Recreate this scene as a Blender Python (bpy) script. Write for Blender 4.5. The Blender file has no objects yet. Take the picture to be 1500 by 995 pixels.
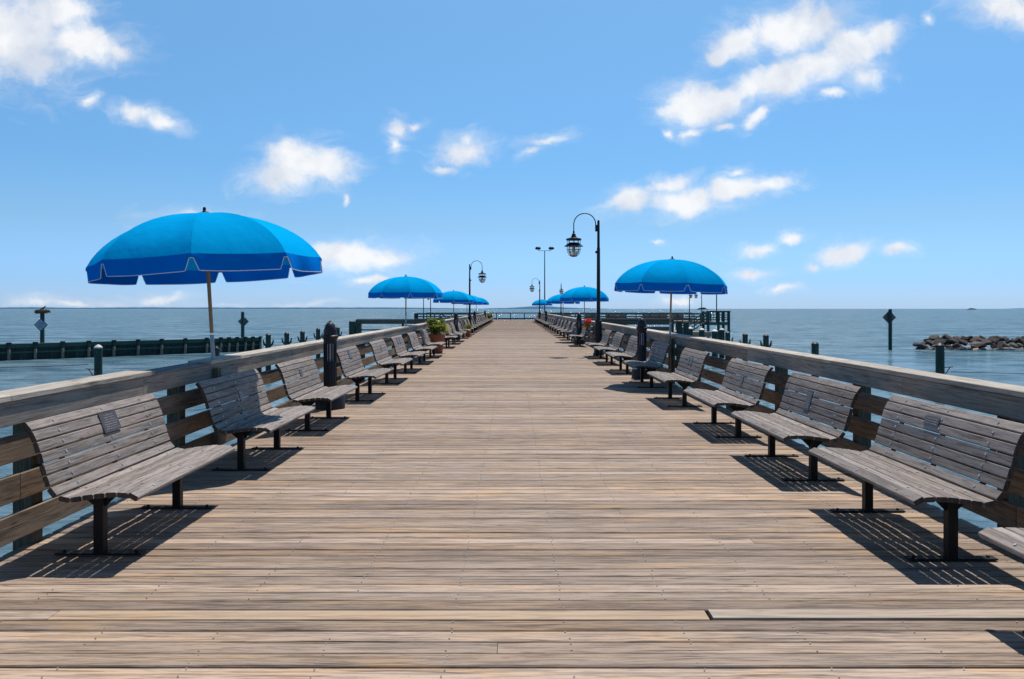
import bpy, math, random
from mathutils import Vector, Matrix, noise
random.seed(7)
D = bpy.data
S = bpy.context.scene
COL = S.collection
R = math.radians
CAMZ, F, CX, HY = 1.7, 1170.0, 752.0, 452.0

# ------------------------------------------------------------------ mesh builder
class MB:
    def __init__(s): s.v=[]; s.f=[]; s.r=[]; s.sm=[]; s.mi=0; s.m=[]
    def add(s, vs, fs, r=None, smooth=False):
        b=len(s.v); s.v += [tuple(v) for v in vs]
        r = random.random() if r is None else r
        for f in fs: s.f.append(tuple(i+b for i in f)); s.r.append(r); s.sm.append(smooth); s.m.append(s.mi)
    def box(s, x0,x1,y0,y1,z0,z1, r=None):
        s.add([(x,y,z) for z in (z0,z1) for y in (y0,y1) for x in (x0,x1)],
              [(0,2,3,1),(4,5,7,6),(0,1,5,4),(2,6,7,3),(0,4,6,2),(1,3,7,5)], r)
    def prism(s, prof, c, u, w, d, L, r=None, caps=True, smooth=False):
        """profile (a,b) in axes u,w centred c, extruded +-L/2 along d"""
        c,u,w,d = Vector(c),Vector(u),Vector(w),Vector(d); n=len(prof)
        vs=[c+u*a+w*b-d*(L/2) for a,b in prof]+[c+u*a+w*b+d*(L/2) for a,b in prof]
        fs=[(i,(i+1)%n,n+(i+1)%n,n+i) for i in range(n)]
        s.add(vs,fs,r,smooth)
        rr=s.r[-1]; s.mi,om=getattr(s,'endmi',s.mi) if s.mi==0 else s.mi,s.mi
        if caps: s.add(vs,[tuple(range(n-1,-1,-1)),tuple(range(n,2*n))],rr)
        s.mi=om
    def board(s, c, u, w, d, W, T, L, ch=.004, r=None):
        a,b=W/2,T/2
        s.prism([(-a+ch,-b),(a-ch,-b),(a,-b+ch),(a,b-ch),(a-ch,b),(-a+ch,b),(-a,b-ch),(-a,-b+ch)],c,u,w,d,L,r)
    def tube(s, pts, rads, n=10, caps=True, r=None, smooth=True):
        pts=[Vector(p) for p in pts]
        if not hasattr(rads,'__len__'): rads=[rads]*len(pts)
        vs=[]; prev=None
        for i,p in enumerate(pts):
            t=(pts[min(i+1,len(pts)-1)]-pts[max(i-1,0)])
            t=t.normalized() if t.length>0 else Vector((0,0,1))
            if prev is None:
                a=Vector((1,0,0)) if abs(t.x)<.9 else Vector((0,1,0))
                u=t.cross(a).normalized()
            else:
                u=(prev-t*prev.dot(t)).normalized()
            prev=u; w=t.cross(u)
            for k in range(n):
                an=2*math.pi*k/n
                vs.append(p+(u*math.cos(an)+w*math.sin(an))*rads[i])
        fs=[(i*n+k,i*n+(k+1)%n,(i+1)*n+(k+1)%n,(i+1)*n+k) for i in range(len(pts)-1) for k in range(n)]
        s.add(vs,fs,r,smooth); rr=s.r[-1]
        if caps:
            m=len(pts)-1
            s.add(vs,[tuple(range(n-1,-1,-1)),tuple(range(m*n,m*n+n))],rr)
    def lathe(s, prof, c=(0,0,0), n=20, r=None, smooth=True):
        cx,cy,cz=c; vs=[]
        for (rr,z) in prof:
            for k in range(n):
                a=2*math.pi*k/n; vs.append((cx+rr*math.cos(a),cy+rr*math.sin(a),cz+z))
        fs=[(i*n+k,i*n+(k+1)%n,(i+1)*n+(k+1)%n,(i+1)*n+k) for i in range(len(prof)-1) for k in range(n)]
        s.add(vs,fs,r,smooth)
    def build(s, name, mat, parent=None, loc=None):
        me=D.meshes.new(name); me.from_pydata(s.v,[],s.f); 
        at=me.attributes.new('rnd','FLOAT','FACE'); at.data.foreach_set('value',s.r)
        me.polygons.foreach_set('use_smooth',s.sm)
        if any(s.sm): me.set_sharp_from_angle(angle=R(42))
        for m_ in (mat if isinstance(mat,(list,tuple)) else [mat]): me.materials.append(m_)
        me.polygons.foreach_set('material_index',s.m); me.update()
        o=D.objects.new(name,me); COL.objects.link(o)
        if parent: o.parent=parent
        if loc: o.location=loc
        return o
def tag(o,label=None,cat=None,group=None,kind=None):
    if label: o['label']=label
    if cat: o['category']=cat
    if group: o['group']=group
    if kind: o['kind']=kind
    return o
def empty(name,loc=(0,0,0),rz=0):
    o=D.objects.new(name,None); COL.objects.link(o); o.location=loc; o.rotation_euler=(0,0,rz); o.empty_display_size=.2
    return o
def copy_tree(o,parent=None):
    c=o.copy(); COL.objects.link(c)
    if parent: c.parent=parent
    for ch in o.children: copy_tree(ch,c)
    return c
X,Y,Z=Vector((1,0,0)),Vector((0,1,0)),Vector((0,0,1))

# ------------------------------------------------------------------ materials
def newmat(name):
    m=D.materials.new(name); m.use_nodes=True; nt=m.node_tree; nt.nodes.clear()
    out=nt.nodes.new('ShaderNodeOutputMaterial'); return m,nt,out
class N:
    """tiny node helper"""
    def __init__(s,nt): s.nt=nt
    def n(s,t,**k):
        o=s.nt.nodes.new(t)
        for a,b in k.items(): setattr(o,a,b)
        return o
    def l(s,a,b): s.nt.links.new(a,b)
    def math(s,op,a,b=None,c=None,clamp=False):
        o=s.n('ShaderNodeMath',operation=op,use_clamp=clamp)
        for i,v in enumerate((a,b,c)):
            if v is None: continue
            if isinstance(v,(int,float)): o.inputs[i].default_value=v
            else: s.l(v,o.inputs[i])
        return o.outputs[0]
    def mix(s,f,a,b,blend='MIX'):
        o=s.n('ShaderNodeMix',data_type='RGBA',blend_type=blend)
        for i,v in ((0,f),(6,a),(7,b)):
            if isinstance(v,(int,float)): o.inputs[i].default_value=v
            elif isinstance(v,tuple): o.inputs[i].default_value=(*v,1) if len(v)==3 else v
            else: s.l(v,o.inputs[i])
        return o.outputs[2]
    def ramp(s,f,a,b):
        o=s.n('ShaderNodeMapRange'); s.l(f,o.inputs[0]); o.inputs[1].default_value=a; o.inputs[2].default_value=b
        return o.outputs[0]
    def noise(s,vec,scale,detail=3,rough=.5,dist=0):
        o=s.n('ShaderNodeTexNoise'); s.l(vec,o.inputs['Vector']); o.inputs['Scale'].default_value=scale
        o.inputs['Detail'].default_value=detail; o.inputs['Roughness'].default_value=rough; o.inputs['Distortion'].default_value=dist
        return o.outputs['Fac']
    def mapping(s,vec,scale=(1,1,1),loc=(0,0,0)):
        o=s.n('ShaderNodeMapping'); s.l(vec,o.inputs[0]); o.inputs['Scale'].default_value=scale; o.inputs['Location'].default_value=loc
        return o.outputs[0]
def wood(name, cols, axis='Y', grain=55, warm=None, warm_amt=.35, streak=.6, bump=.25, spread=.5, spec=.25):
    """weathered wood; cols = (dark, mid, light)"""
    m,nt,out=newmat(name); k=N(nt)
    tc=k.n('ShaderNodeTexCoord').outputs['Object']
    at=k.n('ShaderNodeAttribute',attribute_name='rnd').outputs['Fac']
    oi=k.n('ShaderNodeObjectInfo').outputs['Random']
    off=k.math('ADD',k.math('MULTIPLY',at,61.3),k.math('MULTIPLY',oi,37.7))
    cmb=k.n('ShaderNodeCombineXYZ')
    for i in range(3): k.l(off,cmb.inputs[i])
    va=k.n('ShaderNodeVectorMath',operation='ADD'); k.l(tc,va.inputs[0]); k.l(cmb.outputs[0],va.inputs[1]); v=va.outputs[0]
    sc={'X':(.06,1,1),'Y':(1,.06,1),'Z':(1,1,.06)}[axis]
    sc2={'X':(.12,1,1),'Y':(1,.12,1),'Z':(1,1,.12)}[axis]
    g=k.noise(k.mapping(v,sc),grain,4,.65,.4)
    g2=k.noise(k.mapping(v,sc),grain*3.2,3,.7)
    b=k.noise(k.mapping(v,sc2),7,4,.6,.6)
    r2=k.math('FRACT',k.math('MULTIPLY',k.math('ADD',at,oi),7.31))
    base=k.mix(k.ramp(b,.3,.7),cols[0],cols[1])
    base=k.mix(k.math('MULTIPLY',r2,spread),base,cols[2])
    if warm: 
        wmask=k.math('MULTIPLY',k.ramp(k.noise(k.mapping(v,sc2,(3,5,9)),5,3,.6,.8),.5,.68),warm_amt)
        base=k.mix(wmask,base,warm)
    bright=k.math('ADD',k.math('ADD',k.math('MULTIPLY',at,.42),.70),k.math('MULTIPLY',oi,.16))
    hsv=k.n('ShaderNodeHueSaturation'); k.l(base,hsv.inputs['Color']); k.l(bright,hsv.inputs['Value']); base=hsv.outputs[0]
    dark=k.ramp(g,.60,.44)   # dark grooves
    base=k.mix(k.math('MULTIPLY',k.ramp(g,.53,.42),streak*.7),base,k.mix(.75,base,(.02,.015,.012)))
    base=k.mix(k.math('MULTIPLY',k.ramp(g2,.5,.72),.35),base,k.mix(.5,base,(.55,.52,.48)))
    base=k.mix(k.math('MULTIPLY',k.ramp(g2,.42,.28),streak*.8),base,(.03,.024,.02))
    cr=k.noise(k.mapping(v,{'X':(.022,1,1),'Y':(1,.022,1),'Z':(1,1,.022)}[axis]),grain*.8,2,.5,.2)
    crk=k.ramp(k.math('ABSOLUTE',k.math('SUBTRACT',cr,.47)),.028,.006)
    crm=k.ramp(k.noise(k.mapping(v,sc2),9,2,.5),.42,.6)
    base=k.mix(k.math('MULTIPLY',k.math('MULTIPLY',crk,crm),min(1,streak*1.05)),base,(.03,.022,.017))
    # knots
    vo=k.n('ShaderNodeTexVoronoi'); k.l(k.mapping(v,{'X':(.8,3.2,3.2),'Y':(3.2,.8,3.2),'Z':(3.2,3.2,.8)}[axis]),vo.inputs['Vector']); vo.inputs['Scale'].default_value=1.1
    kn=k.ramp(vo.outputs['Distance'],.13,.04)
    base=k.mix(k.math('MULTIPLY',kn,.55),base,(.05,.035,.025))
    p=k.n('ShaderNodeBsdfPrincipled'); k.l(base,p.inputs['Base Color']); p.inputs['Roughness'].default_value=.72
    p.inputs['Specular IOR Level'].default_value=spec
    bm=k.n('ShaderNodeBump'); bm.inputs['Strength'].default_value=bump; bm.inputs['Distance'].default_value=.004
    k.l(k.math('ADD',g,k.math('MULTIPLY',g2,.5)),bm.inputs['Height']); k.l(bm.outputs[0],p.inputs['Normal'])
    k.l(p.outputs[0],out.inputs[0]); return m
def paint(name,col,rough=.5,metal=0,spec=.5,var=.25,scale=12,dirt=None,bump=.08):
    m,nt,out=newmat(name); k=N(nt)
    tc=k.n('ShaderNodeTexCoord').outputs['Object']
    a=k.noise(tc,scale,4,.6)
    c=k.mix(k.math('MULTIPLY',k.ramp(a,.35,.7),var),col,dirt or tuple(x*.45 for x in col))
    at=k.n('ShaderNodeAttribute',attribute_name='rnd').outputs['Fac']
    h=k.n('ShaderNodeHueSaturation'); k.l(c,h.inputs['Color']); k.l(k.math('ADD',k.math('MULTIPLY',at,.3),.85),h.inputs['Value'])
    p=k.n('ShaderNodeBsdfPrincipled'); k.l(h.outputs[0],p.inputs['Base Color'])
    k.l(k.math('ADD',k.math('MULTIPLY',a,.3),rough-.15),p.inputs['Roughness']); p.inputs['Metallic'].default_value=metal
    p.inputs['Specular IOR Level'].default_value=spec
    bm=k.n('ShaderNodeBump'); bm.inputs['Strength'].default_value=bump; bm.inputs['Distance'].default_value=.01
    k.l(k.noise(tc,scale*5,3,.6),bm.inputs['Height']); k.l(bm.outputs[0],p.inputs['Normal'])
    k.l(p.outputs[0],out.inputs[0]); return m
def fabric(name,col,tcol,trans=.45):
    m,nt,out=newmat(name); k=N(nt)
    tc=k.n('ShaderNodeTexCoord').outputs['Object']
    a=k.noise(tc,3,4,.6); at=k.n('ShaderNodeAttribute',attribute_name='rnd').outputs['Fac']
    v=k.math('ADD',k.math('MULTIPLY',k.math('ADD',a,at),.2),.80)
    def hv(c):
        h=k.n('ShaderNodeHueSaturation'); h.inputs['Color'].default_value=(*c,1); k.l(v,h.inputs['Value']); return h.outputs[0]
    d=k.n('ShaderNodeBsdfDiffuse'); k.l(hv(col),d.inputs[0]); t=k.n('ShaderNodeBsdfTranslucent'); k.l(hv(tcol),t.inputs[0])
    bm=k.n('ShaderNodeBump'); bm.inputs['Strength'].default_value=.35; bm.inputs['Distance'].default_value=.03
    k.l(k.noise(k.mapping(tc,(1,1,.35)),7,3,.5),bm.inputs['Height']); k.l(bm.outputs[0],d.inputs['Normal'])
    mx=k.n('ShaderNodeMixShader'); mx.inputs[0].default_value=trans; k.l(d.outputs[0],mx.inputs[1]); k.l(t.outputs[0],mx.inputs[2])
    k.l(mx.outputs[0],out.inputs[0]); return m
M={}
M['deck']=wood('deck_wood',((.20,.138,.102),(.40,.295,.22),(.52,.40,.31)),'X',42,warm=(.58,.36,.18),warm_amt=.6,streak=.78,bump=.6,spread=.6)
M['deck_new']=wood('deck_new_wood',((.40,.28,.175),(.50,.36,.235),(.55,.41,.285)),'X',30,warm=(.42,.24,.12),streak=.45,bump=.3)
M['deck_loose']=wood('deck_loose_wood',((.33,.26,.2),(.43,.35,.28),(.49,.41,.34)),'X',30,streak=.5,bump=.3)
M['bench']=wood('bench_wood',((.16,.135,.12),(.25,.213,.19),(.34,.29,.262)),'Y',60,warm=(.33,.25,.2),warm_amt=.5,streak=.75,bump=.4,spread=.6,spec=.35)
M['bench_end']=wood('bench_end_grain',((.035,.025,.02),(.06,.045,.036),(.09,.07,.055)),'Z',60,streak=.4)
M['cap']=wood('rail_cap_wood',((.40,.34,.27),(.56,.49,.40),(.66,.59,.50)),'Y',40,warm=(.5,.38,.24),warm_amt=.3,streak=.6,bump=.4)
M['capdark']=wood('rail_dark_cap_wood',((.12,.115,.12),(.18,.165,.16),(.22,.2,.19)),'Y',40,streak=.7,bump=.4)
M['fascia']=wood('rail_fascia_wood',((.20,.165,.135),(.33,.275,.225),(.41,.35,.29)),'Y',38,warm=(.36,.26,.16),warm_amt=.5,streak=.6,bump=.4)
M['rail']=wood('rail_board_wood',((.14,.10,.07),(.24,.17,.115),(.34,.26,.19)),'Y',38,warm=(.32,.2,.11),warm_amt=.6,streak=.75,bump=.45)
M['railx']=wood('dock_rail_wood',((.07,.06,.05),(.13,.11,.09),(.2,.17,.14)),'X',30,streak=.6)
M['post']=wood('post_wood',((.06,.055,.04),(.10,.095,.065),(.15,.14,.10)),'Z',38,warm=(.12,.08,.045),warm_amt=.5,streak=.7,bump=.45)
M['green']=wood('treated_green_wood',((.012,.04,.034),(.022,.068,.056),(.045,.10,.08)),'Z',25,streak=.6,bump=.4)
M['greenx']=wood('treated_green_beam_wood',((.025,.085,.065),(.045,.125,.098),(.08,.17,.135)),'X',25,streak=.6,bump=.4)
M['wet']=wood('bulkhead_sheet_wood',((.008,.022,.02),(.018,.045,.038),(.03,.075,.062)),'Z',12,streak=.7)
M['brownpanel']=wood('dock_bench_wood',((.10,.05,.03),(.16,.08,.05),(.2,.11,.07)),'X',30)
M['black']=paint('black_steel',(.007,.007,.008),.5,0,.25,.5,20,(.022,.018,.014))
M['lamp']=paint('charcoal_paint',(.014,.015,.022),.5,0,.3,.4,8,(.03,.03,.038))
M['bolt']=paint('bolt_steel',(.62,.6,.56),.35,.75,.5,.3)
M['plaque']=paint('bronze_plaque',(.075,.058,.052),.42,.4,.5,.6,40,(.2,.15,.13))
M['plaquetxt']=paint('plaque_relief',(.38,.31,.26),.4,.5)
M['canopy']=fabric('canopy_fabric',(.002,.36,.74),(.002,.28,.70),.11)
M['valance']=fabric('valance_shaded_fabric',(.002,.20,.68),(.002,.08,.50),.15)  # same cloth as the canopy, with its shade put into a darker blue
M['piping']=paint('white_piping',(.75,.77,.8),.6,0,.3,.15)
M['polewood']=wood('umbrella_pole_wood',((.40,.19,.085),(.5,.26,.12),(.58,.34,.17)),'Z',40,streak=.3,bump=.1)
M['alu']=paint('aluminium_sleeve',(.30,.30,.30),.4,.6)
M['greypole']=paint('grey_green_pole',(.12,.14,.12),.5)
M['white']=paint('white_cap',(.72,.7,.64),.6,0,.3,.5,30,(.3,.26,.2))
M['louvre']=paint('pale_louvre',(.62,.63,.66),.5,0,.3,.2)
M['terra']=paint('terracotta',(.36,.12,.06),.8,0,.2,.5,10,(.22,.09,.06))
M['soil']=paint('potting_soil',(.03,.02,.014),.95)
M['rock']=paint('rock',(.165,.135,.115),.85,0,.25,.85,2.5,(.055,.042,.036),bump=.9)
M['rockdark']=paint('dark_rock',(.07,.055,.048),.85,0,.25,.7,2.5,(.03,.025,.022),bump=.9)
M['rockpale']=paint('pale_rock',(.34,.27,.19),.85,0,.25,.7,2.5,(.14,.11,.08),bump=.9)
M['barnacle']=paint('barnacle_growth',(.28,.24,.18),.9,0,.2,.7,6,(.05,.07,.05))
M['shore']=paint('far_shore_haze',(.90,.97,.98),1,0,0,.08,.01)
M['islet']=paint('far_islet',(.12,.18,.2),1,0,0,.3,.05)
M['sign']=paint('sign_white',(.42,.48,.55),.6,0,.3,.3)
M['signblue']=paint('sign_blue',(.02,.06,.2),.6)
M['signback']=paint('sign_back',(.16,.17,.16),.6,.2)
M['twig']=paint('twigs',(.16,.11,.075),.9,0,.1,.6)
M['bird']=paint('bird_plumage',(.10,.075,.06),.9)
M['rope']=paint('rope',(.05,.045,.04),.9)
def leafmat(name,a,b):
    m,nt,out=newmat(name); k=N(nt)
    at=k.n('ShaderNodeAttribute',attribute_name='rnd').outputs['Fac']
    c=k.mix(at,a,b); d=k.n('ShaderNodeBsdfDiffuse'); k.l(c,d.inputs[0]); t=k.n('ShaderNodeBsdfTranslucent'); k.l(c,t.inputs[0])
    mx=k.n('ShaderNodeMixShader'); mx.inputs[0].default_value=.35; k.l(d.outputs[0],mx.inputs[1]); k.l(t.outputs[0],mx.inputs[2]); k.l(mx.outputs[0],out.inputs[0]); return m
M['leaf']=leafmat('leaf',(.07,.12,.02),(.36,.40,.09))
M['yflower']=leafmat('yellow_petals',(.6,.5,.06),(.7,.62,.2))
M['rflower']=leafmat('red_petals',(.65,.01,.01),(.8,.06,.02))
M['pflower']=leafmat('purple_petals',(.18,.02,.3),(.3,.05,.4))
M['oflower']=leafmat('orange_petals',(.8,.2,.02),(.85,.35,.05))
def glassmat():
    m,nt,out=newmat('lamp_glass'); k=N(nt)
    p=k.n('ShaderNodeBsdfPrincipled'); p.inputs['Base Color'].default_value=(.95,.95,.93,1); p.inputs['Roughness'].default_value=.12
    p.inputs['Transmission Weight'].default_value=.9; p.inputs['IOR'].default_value=1.15
    tc=k.n('ShaderNodeTexCoord').outputs['Object']
    b=k.n('ShaderNodeBump'); b.inputs['Strength'].default_value=.5; b.inputs['Distance'].default_value=.01; k.l(k.noise(tc,30,2),b.inputs['Height']); k.l(b.outputs[0],p.inputs['Normal'])
    k.l(p.outputs[0],out.inputs[0]); return m
M['glass']=glassmat()
def watermat():
    m,nt,out=newmat('sea_water'); k=N(nt)
    tc=k.n('ShaderNodeTexCoord').outputs['Object']
    sep=k.n('ShaderNodeSeparateXYZ'); k.l(tc,sep.inputs[0])
    calm=k.math('MULTIPLY',k.ramp(sep.outputs[1],74,56),1.0)        # sheltered water this side of the jetties
    big=k.noise(k.mapping(tc,(.25,1,1)),.07,3,.6,.5)
    w1=k.noise(k.mapping(tc,(.55,1,1)),.55,4,.62,.5)
    w2=k.noise(k.mapping(tc,(.5,1,1)),2.6,3,.6,.3)
    w3=k.noise(k.mapping(tc,(.45,1,1)),.17,3,.6)
    h=k.math('ADD',k.math('ADD',k.math('MULTIPLY',w1,1.0),k.math('MULTIPLY',w2,.36)),k.math('MULTIPLY',w3,3.6))
    amp=k.math('SUBTRACT',1.0,k.math('MULTIPLY',calm,.72))
    bm=k.n('ShaderNodeBump'); bm.inputs['Distance'].default_value=.85; k.l(amp,bm.inputs['Strength']); k.l(h,bm.inputs['Height'])
    shallow=k.math('MULTIPLY',k.ramp(k.math('SUBTRACT',sep.outputs[1],k.math('MULTIPLY',sep.outputs[0],-.0)),74,40),.6)
    base=k.mix(k.ramp(big,.35,.65),(.012,.052,.078),(.022,.078,.105))
    base=k.mix(shallow,base,(.10,.14,.145))
    # brown tint beside the bulkhead
    p=k.n('ShaderNodeBsdfPrincipled'); k.l(base,p.inputs['Base Color']); p.inputs['Roughness'].default_value=.12; p.inputs['IOR'].default_value=1.33
    p.inputs['Specular IOR Level'].default_value=.5
    k.l(bm.outputs[0],p.inputs['Normal']); 
    d=k.n('ShaderNodeBsdfDiffuse'); k.l(k.mix(k.ramp(k.math('ADD',k.math('MULTIPLY',w1,.6),k.math('MULTIPLY',w3,.4)),.42,.58),(.035,.095,.135),(.20,.31,.37)),d.inputs[0]); k.l(bm.outputs[0],d.inputs['Normal'])
    mx=k.n('ShaderNodeMixShader'); k.l(k.math('SUBTRACT',.52,k.math('MULTIPLY',calm,.14)),mx.inputs[0]); k.l(p.outputs[0],mx.inputs[1]); k.l(d.outputs[0],mx.inputs[2])
    k.l(mx.outputs[0],out.inputs[0]); return m
M['water']=watermat()

# ------------------------------------------------------------------ world: sky + clouds at fixed directions
SUN=Vector((.165,.42,1.0)).normalized()
def world():
    w=D.worlds.new('World'); S.world=w; w.use_nodes=True; nt=w.node_tree; nt.nodes.clear(); k=N(nt)
    out=k.n('ShaderNodeOutputWorld'); bg=k.n('ShaderNodeBackground'); bg.inputs[1].default_value=.10
    sky=k.n('ShaderNodeTexSky',sky_type='NISHITA'); sky.sun_disc=False
    sky.sun_elevation=math.asin(SUN.z); sky.sun_rotation=math.atan2(SUN.x,SUN.y)
    sky.air_density=1.0; sky.dust_density=.6; sky.ozone_density=2.2
    tc=k.n('ShaderNodeTexCoord').outputs['Generated']
    sep=k.n('ShaderNodeSeparateXYZ'); k.l(tc,sep.inputs[0])
    ymax=k.math('MAXIMUM',sep.outputs[1],.05)
    u=k.math('DIVIDE',sep.outputs[0],ymax); v=k.math('DIVIDE',sep.outputs[2],ymax)
    c=k.n('ShaderNodeCombineXYZ'); k.l(u,c.inputs[0]); k.l(v,c.inputs[1]); P=c.outputs[0]
    # warp
    nz=k.n('ShaderNodeTexNoise'); k.l(P,nz.inputs['Vector']); nz.inputs['Scale'].default_value=9; nz.inputs['Detail'].default_value=5; nz.inputs['Roughness'].default_value=.6
    sb=k.n('ShaderNodeVectorMath',operation='SUBTRACT'); k.l(nz.outputs['Color'],sb.inputs[0]); sb.inputs[1].default_value=(.5,.5,.5)
    scv=k.n('ShaderNodeVectorMath',operation='SCALE'); k.l(sb.outputs[0],scv.inputs[0]); scv.inputs['Scale'].default_value=.055
    ad=k.n('ShaderNodeVectorMath',operation='ADD'); k.l(P,ad.inputs[0]); k.l(scv.outputs[0],ad.inputs[1]); PW=ad.outputs[0]
    # cloud blobs: centre azimuth/elevation tangents, radii, rotation, weight
    B=[(20,45,95,58,-.15,1),(110,55,80,30,-.2,.9),(60,85,60,22,0,.75),(175,70,35,16,-.4,.65),(75,15,60,30,0,.9),
       (128,140,20,12,.2,.5),(205,165,50,16,-.25,.62),(240,180,32,13,-.2,.6),
       (440,240,45,32,.2,1),(475,245,45,26,0,1),(420,265,48,20,0,.9),(432,215,18,20,0,.8),(508,296,8,9,0,.5),
       (585,185,22,18,0,.6),(578,215,14,26,0,.48),(608,180,20,10,.3,.4),
       (680,222,40,20,.15,.85),(645,250,22,7,0,.6),(682,205,16,10,0,.6),(800,205,50,9,.2,.4),(778,220,24,8,.4,.38),
       (525,375,66,20,.0,1),(485,372,40,16,0,.95),(560,378,36,12,0,.8),(545,410,38,9,.05,.6),
       (285,318,60,14,.05,.8),(258,318,30,8,0,.6),
       (1160,40,72,32,.05,1),(1080,64,36,28,.3,1),(1052,84,20,13,.3,.85),(1212,30,30,20,0,.9),
       (1292,52,30,19,.1,.95),(1245,66,48,22,.2,1),(1205,95,66,28,.15,1),(1150,122,58,25,.4,1),(1098,132,40,24,.3,.95),(1055,152,48,20,.25,1),(1012,152,42,28,.1,.9),
       (1105,178,30,11,.45,.65),(1065,188,22,8,0,.5),(1012,190,30,9,.1,.55),(982,190,14,8,0,.5),(1258,112,34,16,.2,.6),(1215,142,30,10,0,.4),
       (915,298,34,17,.1,.95),(1010,292,62,20,.12,.95),(1070,280,60,18,.15,.9),(1120,272,48,14,.1,.9),(985,268,40,14,.2,.75),(1080,255,20,8,.3,.5),
       (1110,362,38,10,.1,.7),(1160,352,26,10,0,.6),(1100,395,32,9,.05,.6),(1240,370,32,13,.1,.95),(1320,372,24,9,.1,.65),(1195,388,14,7,0,.4),
       (1150,417,30,8,.1,.55),(1475,12,60,24,-.15,1),(1360,28,10,10,0,.35),(995,446,22,8,.1,.75),
       (120,446,160,12,0,.42),(400,448,120,6,0,.3),(230,436,60,10,0,.35),(960,356,16,6,0,.35)]
    acc=None
    for (px,py,rx,ry,rot,wt) in B:
        mp=k.n('ShaderNodeMapping',vector_type='TEXTURE'); k.l(PW,mp.inputs[0])
        mp.inputs['Location'].default_value=((px-CX)/F,(HY-py)/F,0); mp.inputs['Rotation'].default_value=(0,0,rot)
        mp.inputs['Scale'].default_value=(rx/F*1.15,ry/F*1.2,1)
        ln=k.n('ShaderNodeVectorMath',operation='LENGTH'); k.l(mp.outputs[0],ln.inputs[0])
        dd=k.math('MULTIPLY',k.math('SUBTRACT',1.0,ln.outputs['Value']),1.0)
        dd=k.math('ADD',dd,(wt-1)*.75)
        acc=dd if acc is None else k.math('SMOOTH_MAX',acc,dd,.25)
    n2=k.n('ShaderNodeTexNoise'); k.l(PW,n2.inputs['Vector']); n2.inputs['Scale'].default_value=22; n2.inputs['Detail'].default_value=8; n2.inputs['Roughness'].default_value=.62
    dens=k.math('ADD',acc,k.math('MULTIPLY',k.math('SUBTRACT',n2.outputs['Fac'],.5),1.7))
    al=k.n('ShaderNodeMapRange',interpolation_type='SMOOTHSTEP'); k.l(dens,al.inputs[0]); al.inputs[1].default_value=-.12; al.inputs[2].default_value=.66
    n4=k.n('ShaderNodeTexNoise'); k.l(k.mapping(PW,(.6,1.5,1)),n4.inputs['Vector']); n4.inputs['Scale'].default_value=30; n4.inputs['Detail'].default_value=7; n4.inputs['Roughness'].default_value=.6; n4.inputs['Distortion'].default_value=.8
    d2=k.math('ADD',acc,k.math('MULTIPLY',k.math('SUBTRACT',n4.outputs['Fac'],.5),2.4))
    wl=k.n('ShaderNodeMapRange',interpolation_type='SMOOTHSTEP'); k.l(d2,wl.inputs[0]); wl.inputs[1].default_value=-.75; wl.inputs[2].default_value=.75
    aw=k.math('MULTIPLY',wl.outputs[0],.38)
    asum=k.math('SUBTRACT',k.math('ADD',al.outputs[0],aw),k.math('MULTIPLY',al.outputs[0],aw))
    front=k.ramp(sep.outputs[1],.05,.2)
    hz=k.ramp(sep.outputs[2],.0,.004)
    alpha=k.math('MULTIPLY',k.math('MULTIPLY',asum,front),k.math('MULTIPLY',hz,.93))
    # cloud shade: slightly grey-blue lower parts
    n3=k.n('ShaderNodeTexNoise'); k.l(PW,n3.inputs['Vector']); n3.inputs['Scale'].default_value=14; n3.inputs['Detail'].default_value=4
    ccol=k.mix(k.ramp(n3.outputs['Fac'],.42,.68),(9.9,9.9,9.9),(6.9,7.4,8.4))
    # sky tint toward the photograph's blue; the unseen zenith is darkened to cut ambient light
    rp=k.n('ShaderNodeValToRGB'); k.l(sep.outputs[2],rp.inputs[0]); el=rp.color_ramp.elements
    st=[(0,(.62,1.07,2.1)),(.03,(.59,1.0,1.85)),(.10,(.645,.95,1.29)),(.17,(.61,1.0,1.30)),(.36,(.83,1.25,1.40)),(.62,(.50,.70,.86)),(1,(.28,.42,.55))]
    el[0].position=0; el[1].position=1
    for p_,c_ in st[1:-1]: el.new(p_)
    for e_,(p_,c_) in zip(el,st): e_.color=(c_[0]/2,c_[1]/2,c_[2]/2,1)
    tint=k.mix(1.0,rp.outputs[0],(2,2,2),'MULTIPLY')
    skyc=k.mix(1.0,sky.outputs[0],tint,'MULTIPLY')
    skyc=k.mix(k.math('MULTIPLY',k.ramp(sep.outputs[2],.035,.0),.28),skyc,(7.2,8.4,9.6))
    col=k.mix(alpha,skyc,ccol)
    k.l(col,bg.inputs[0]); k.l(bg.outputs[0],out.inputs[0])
world()
sl=D.lights.new('sun','SUN'); sl.energy=4.9; sl.angle=R(.53); sl.color=(1,.955,.89)
so=D.objects.new('sun',sl); COL.objects.link(so); so.rotation_euler=SUN.to_track_quat('Z','Y').to_euler(); so.location=(5,10,30)

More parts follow.
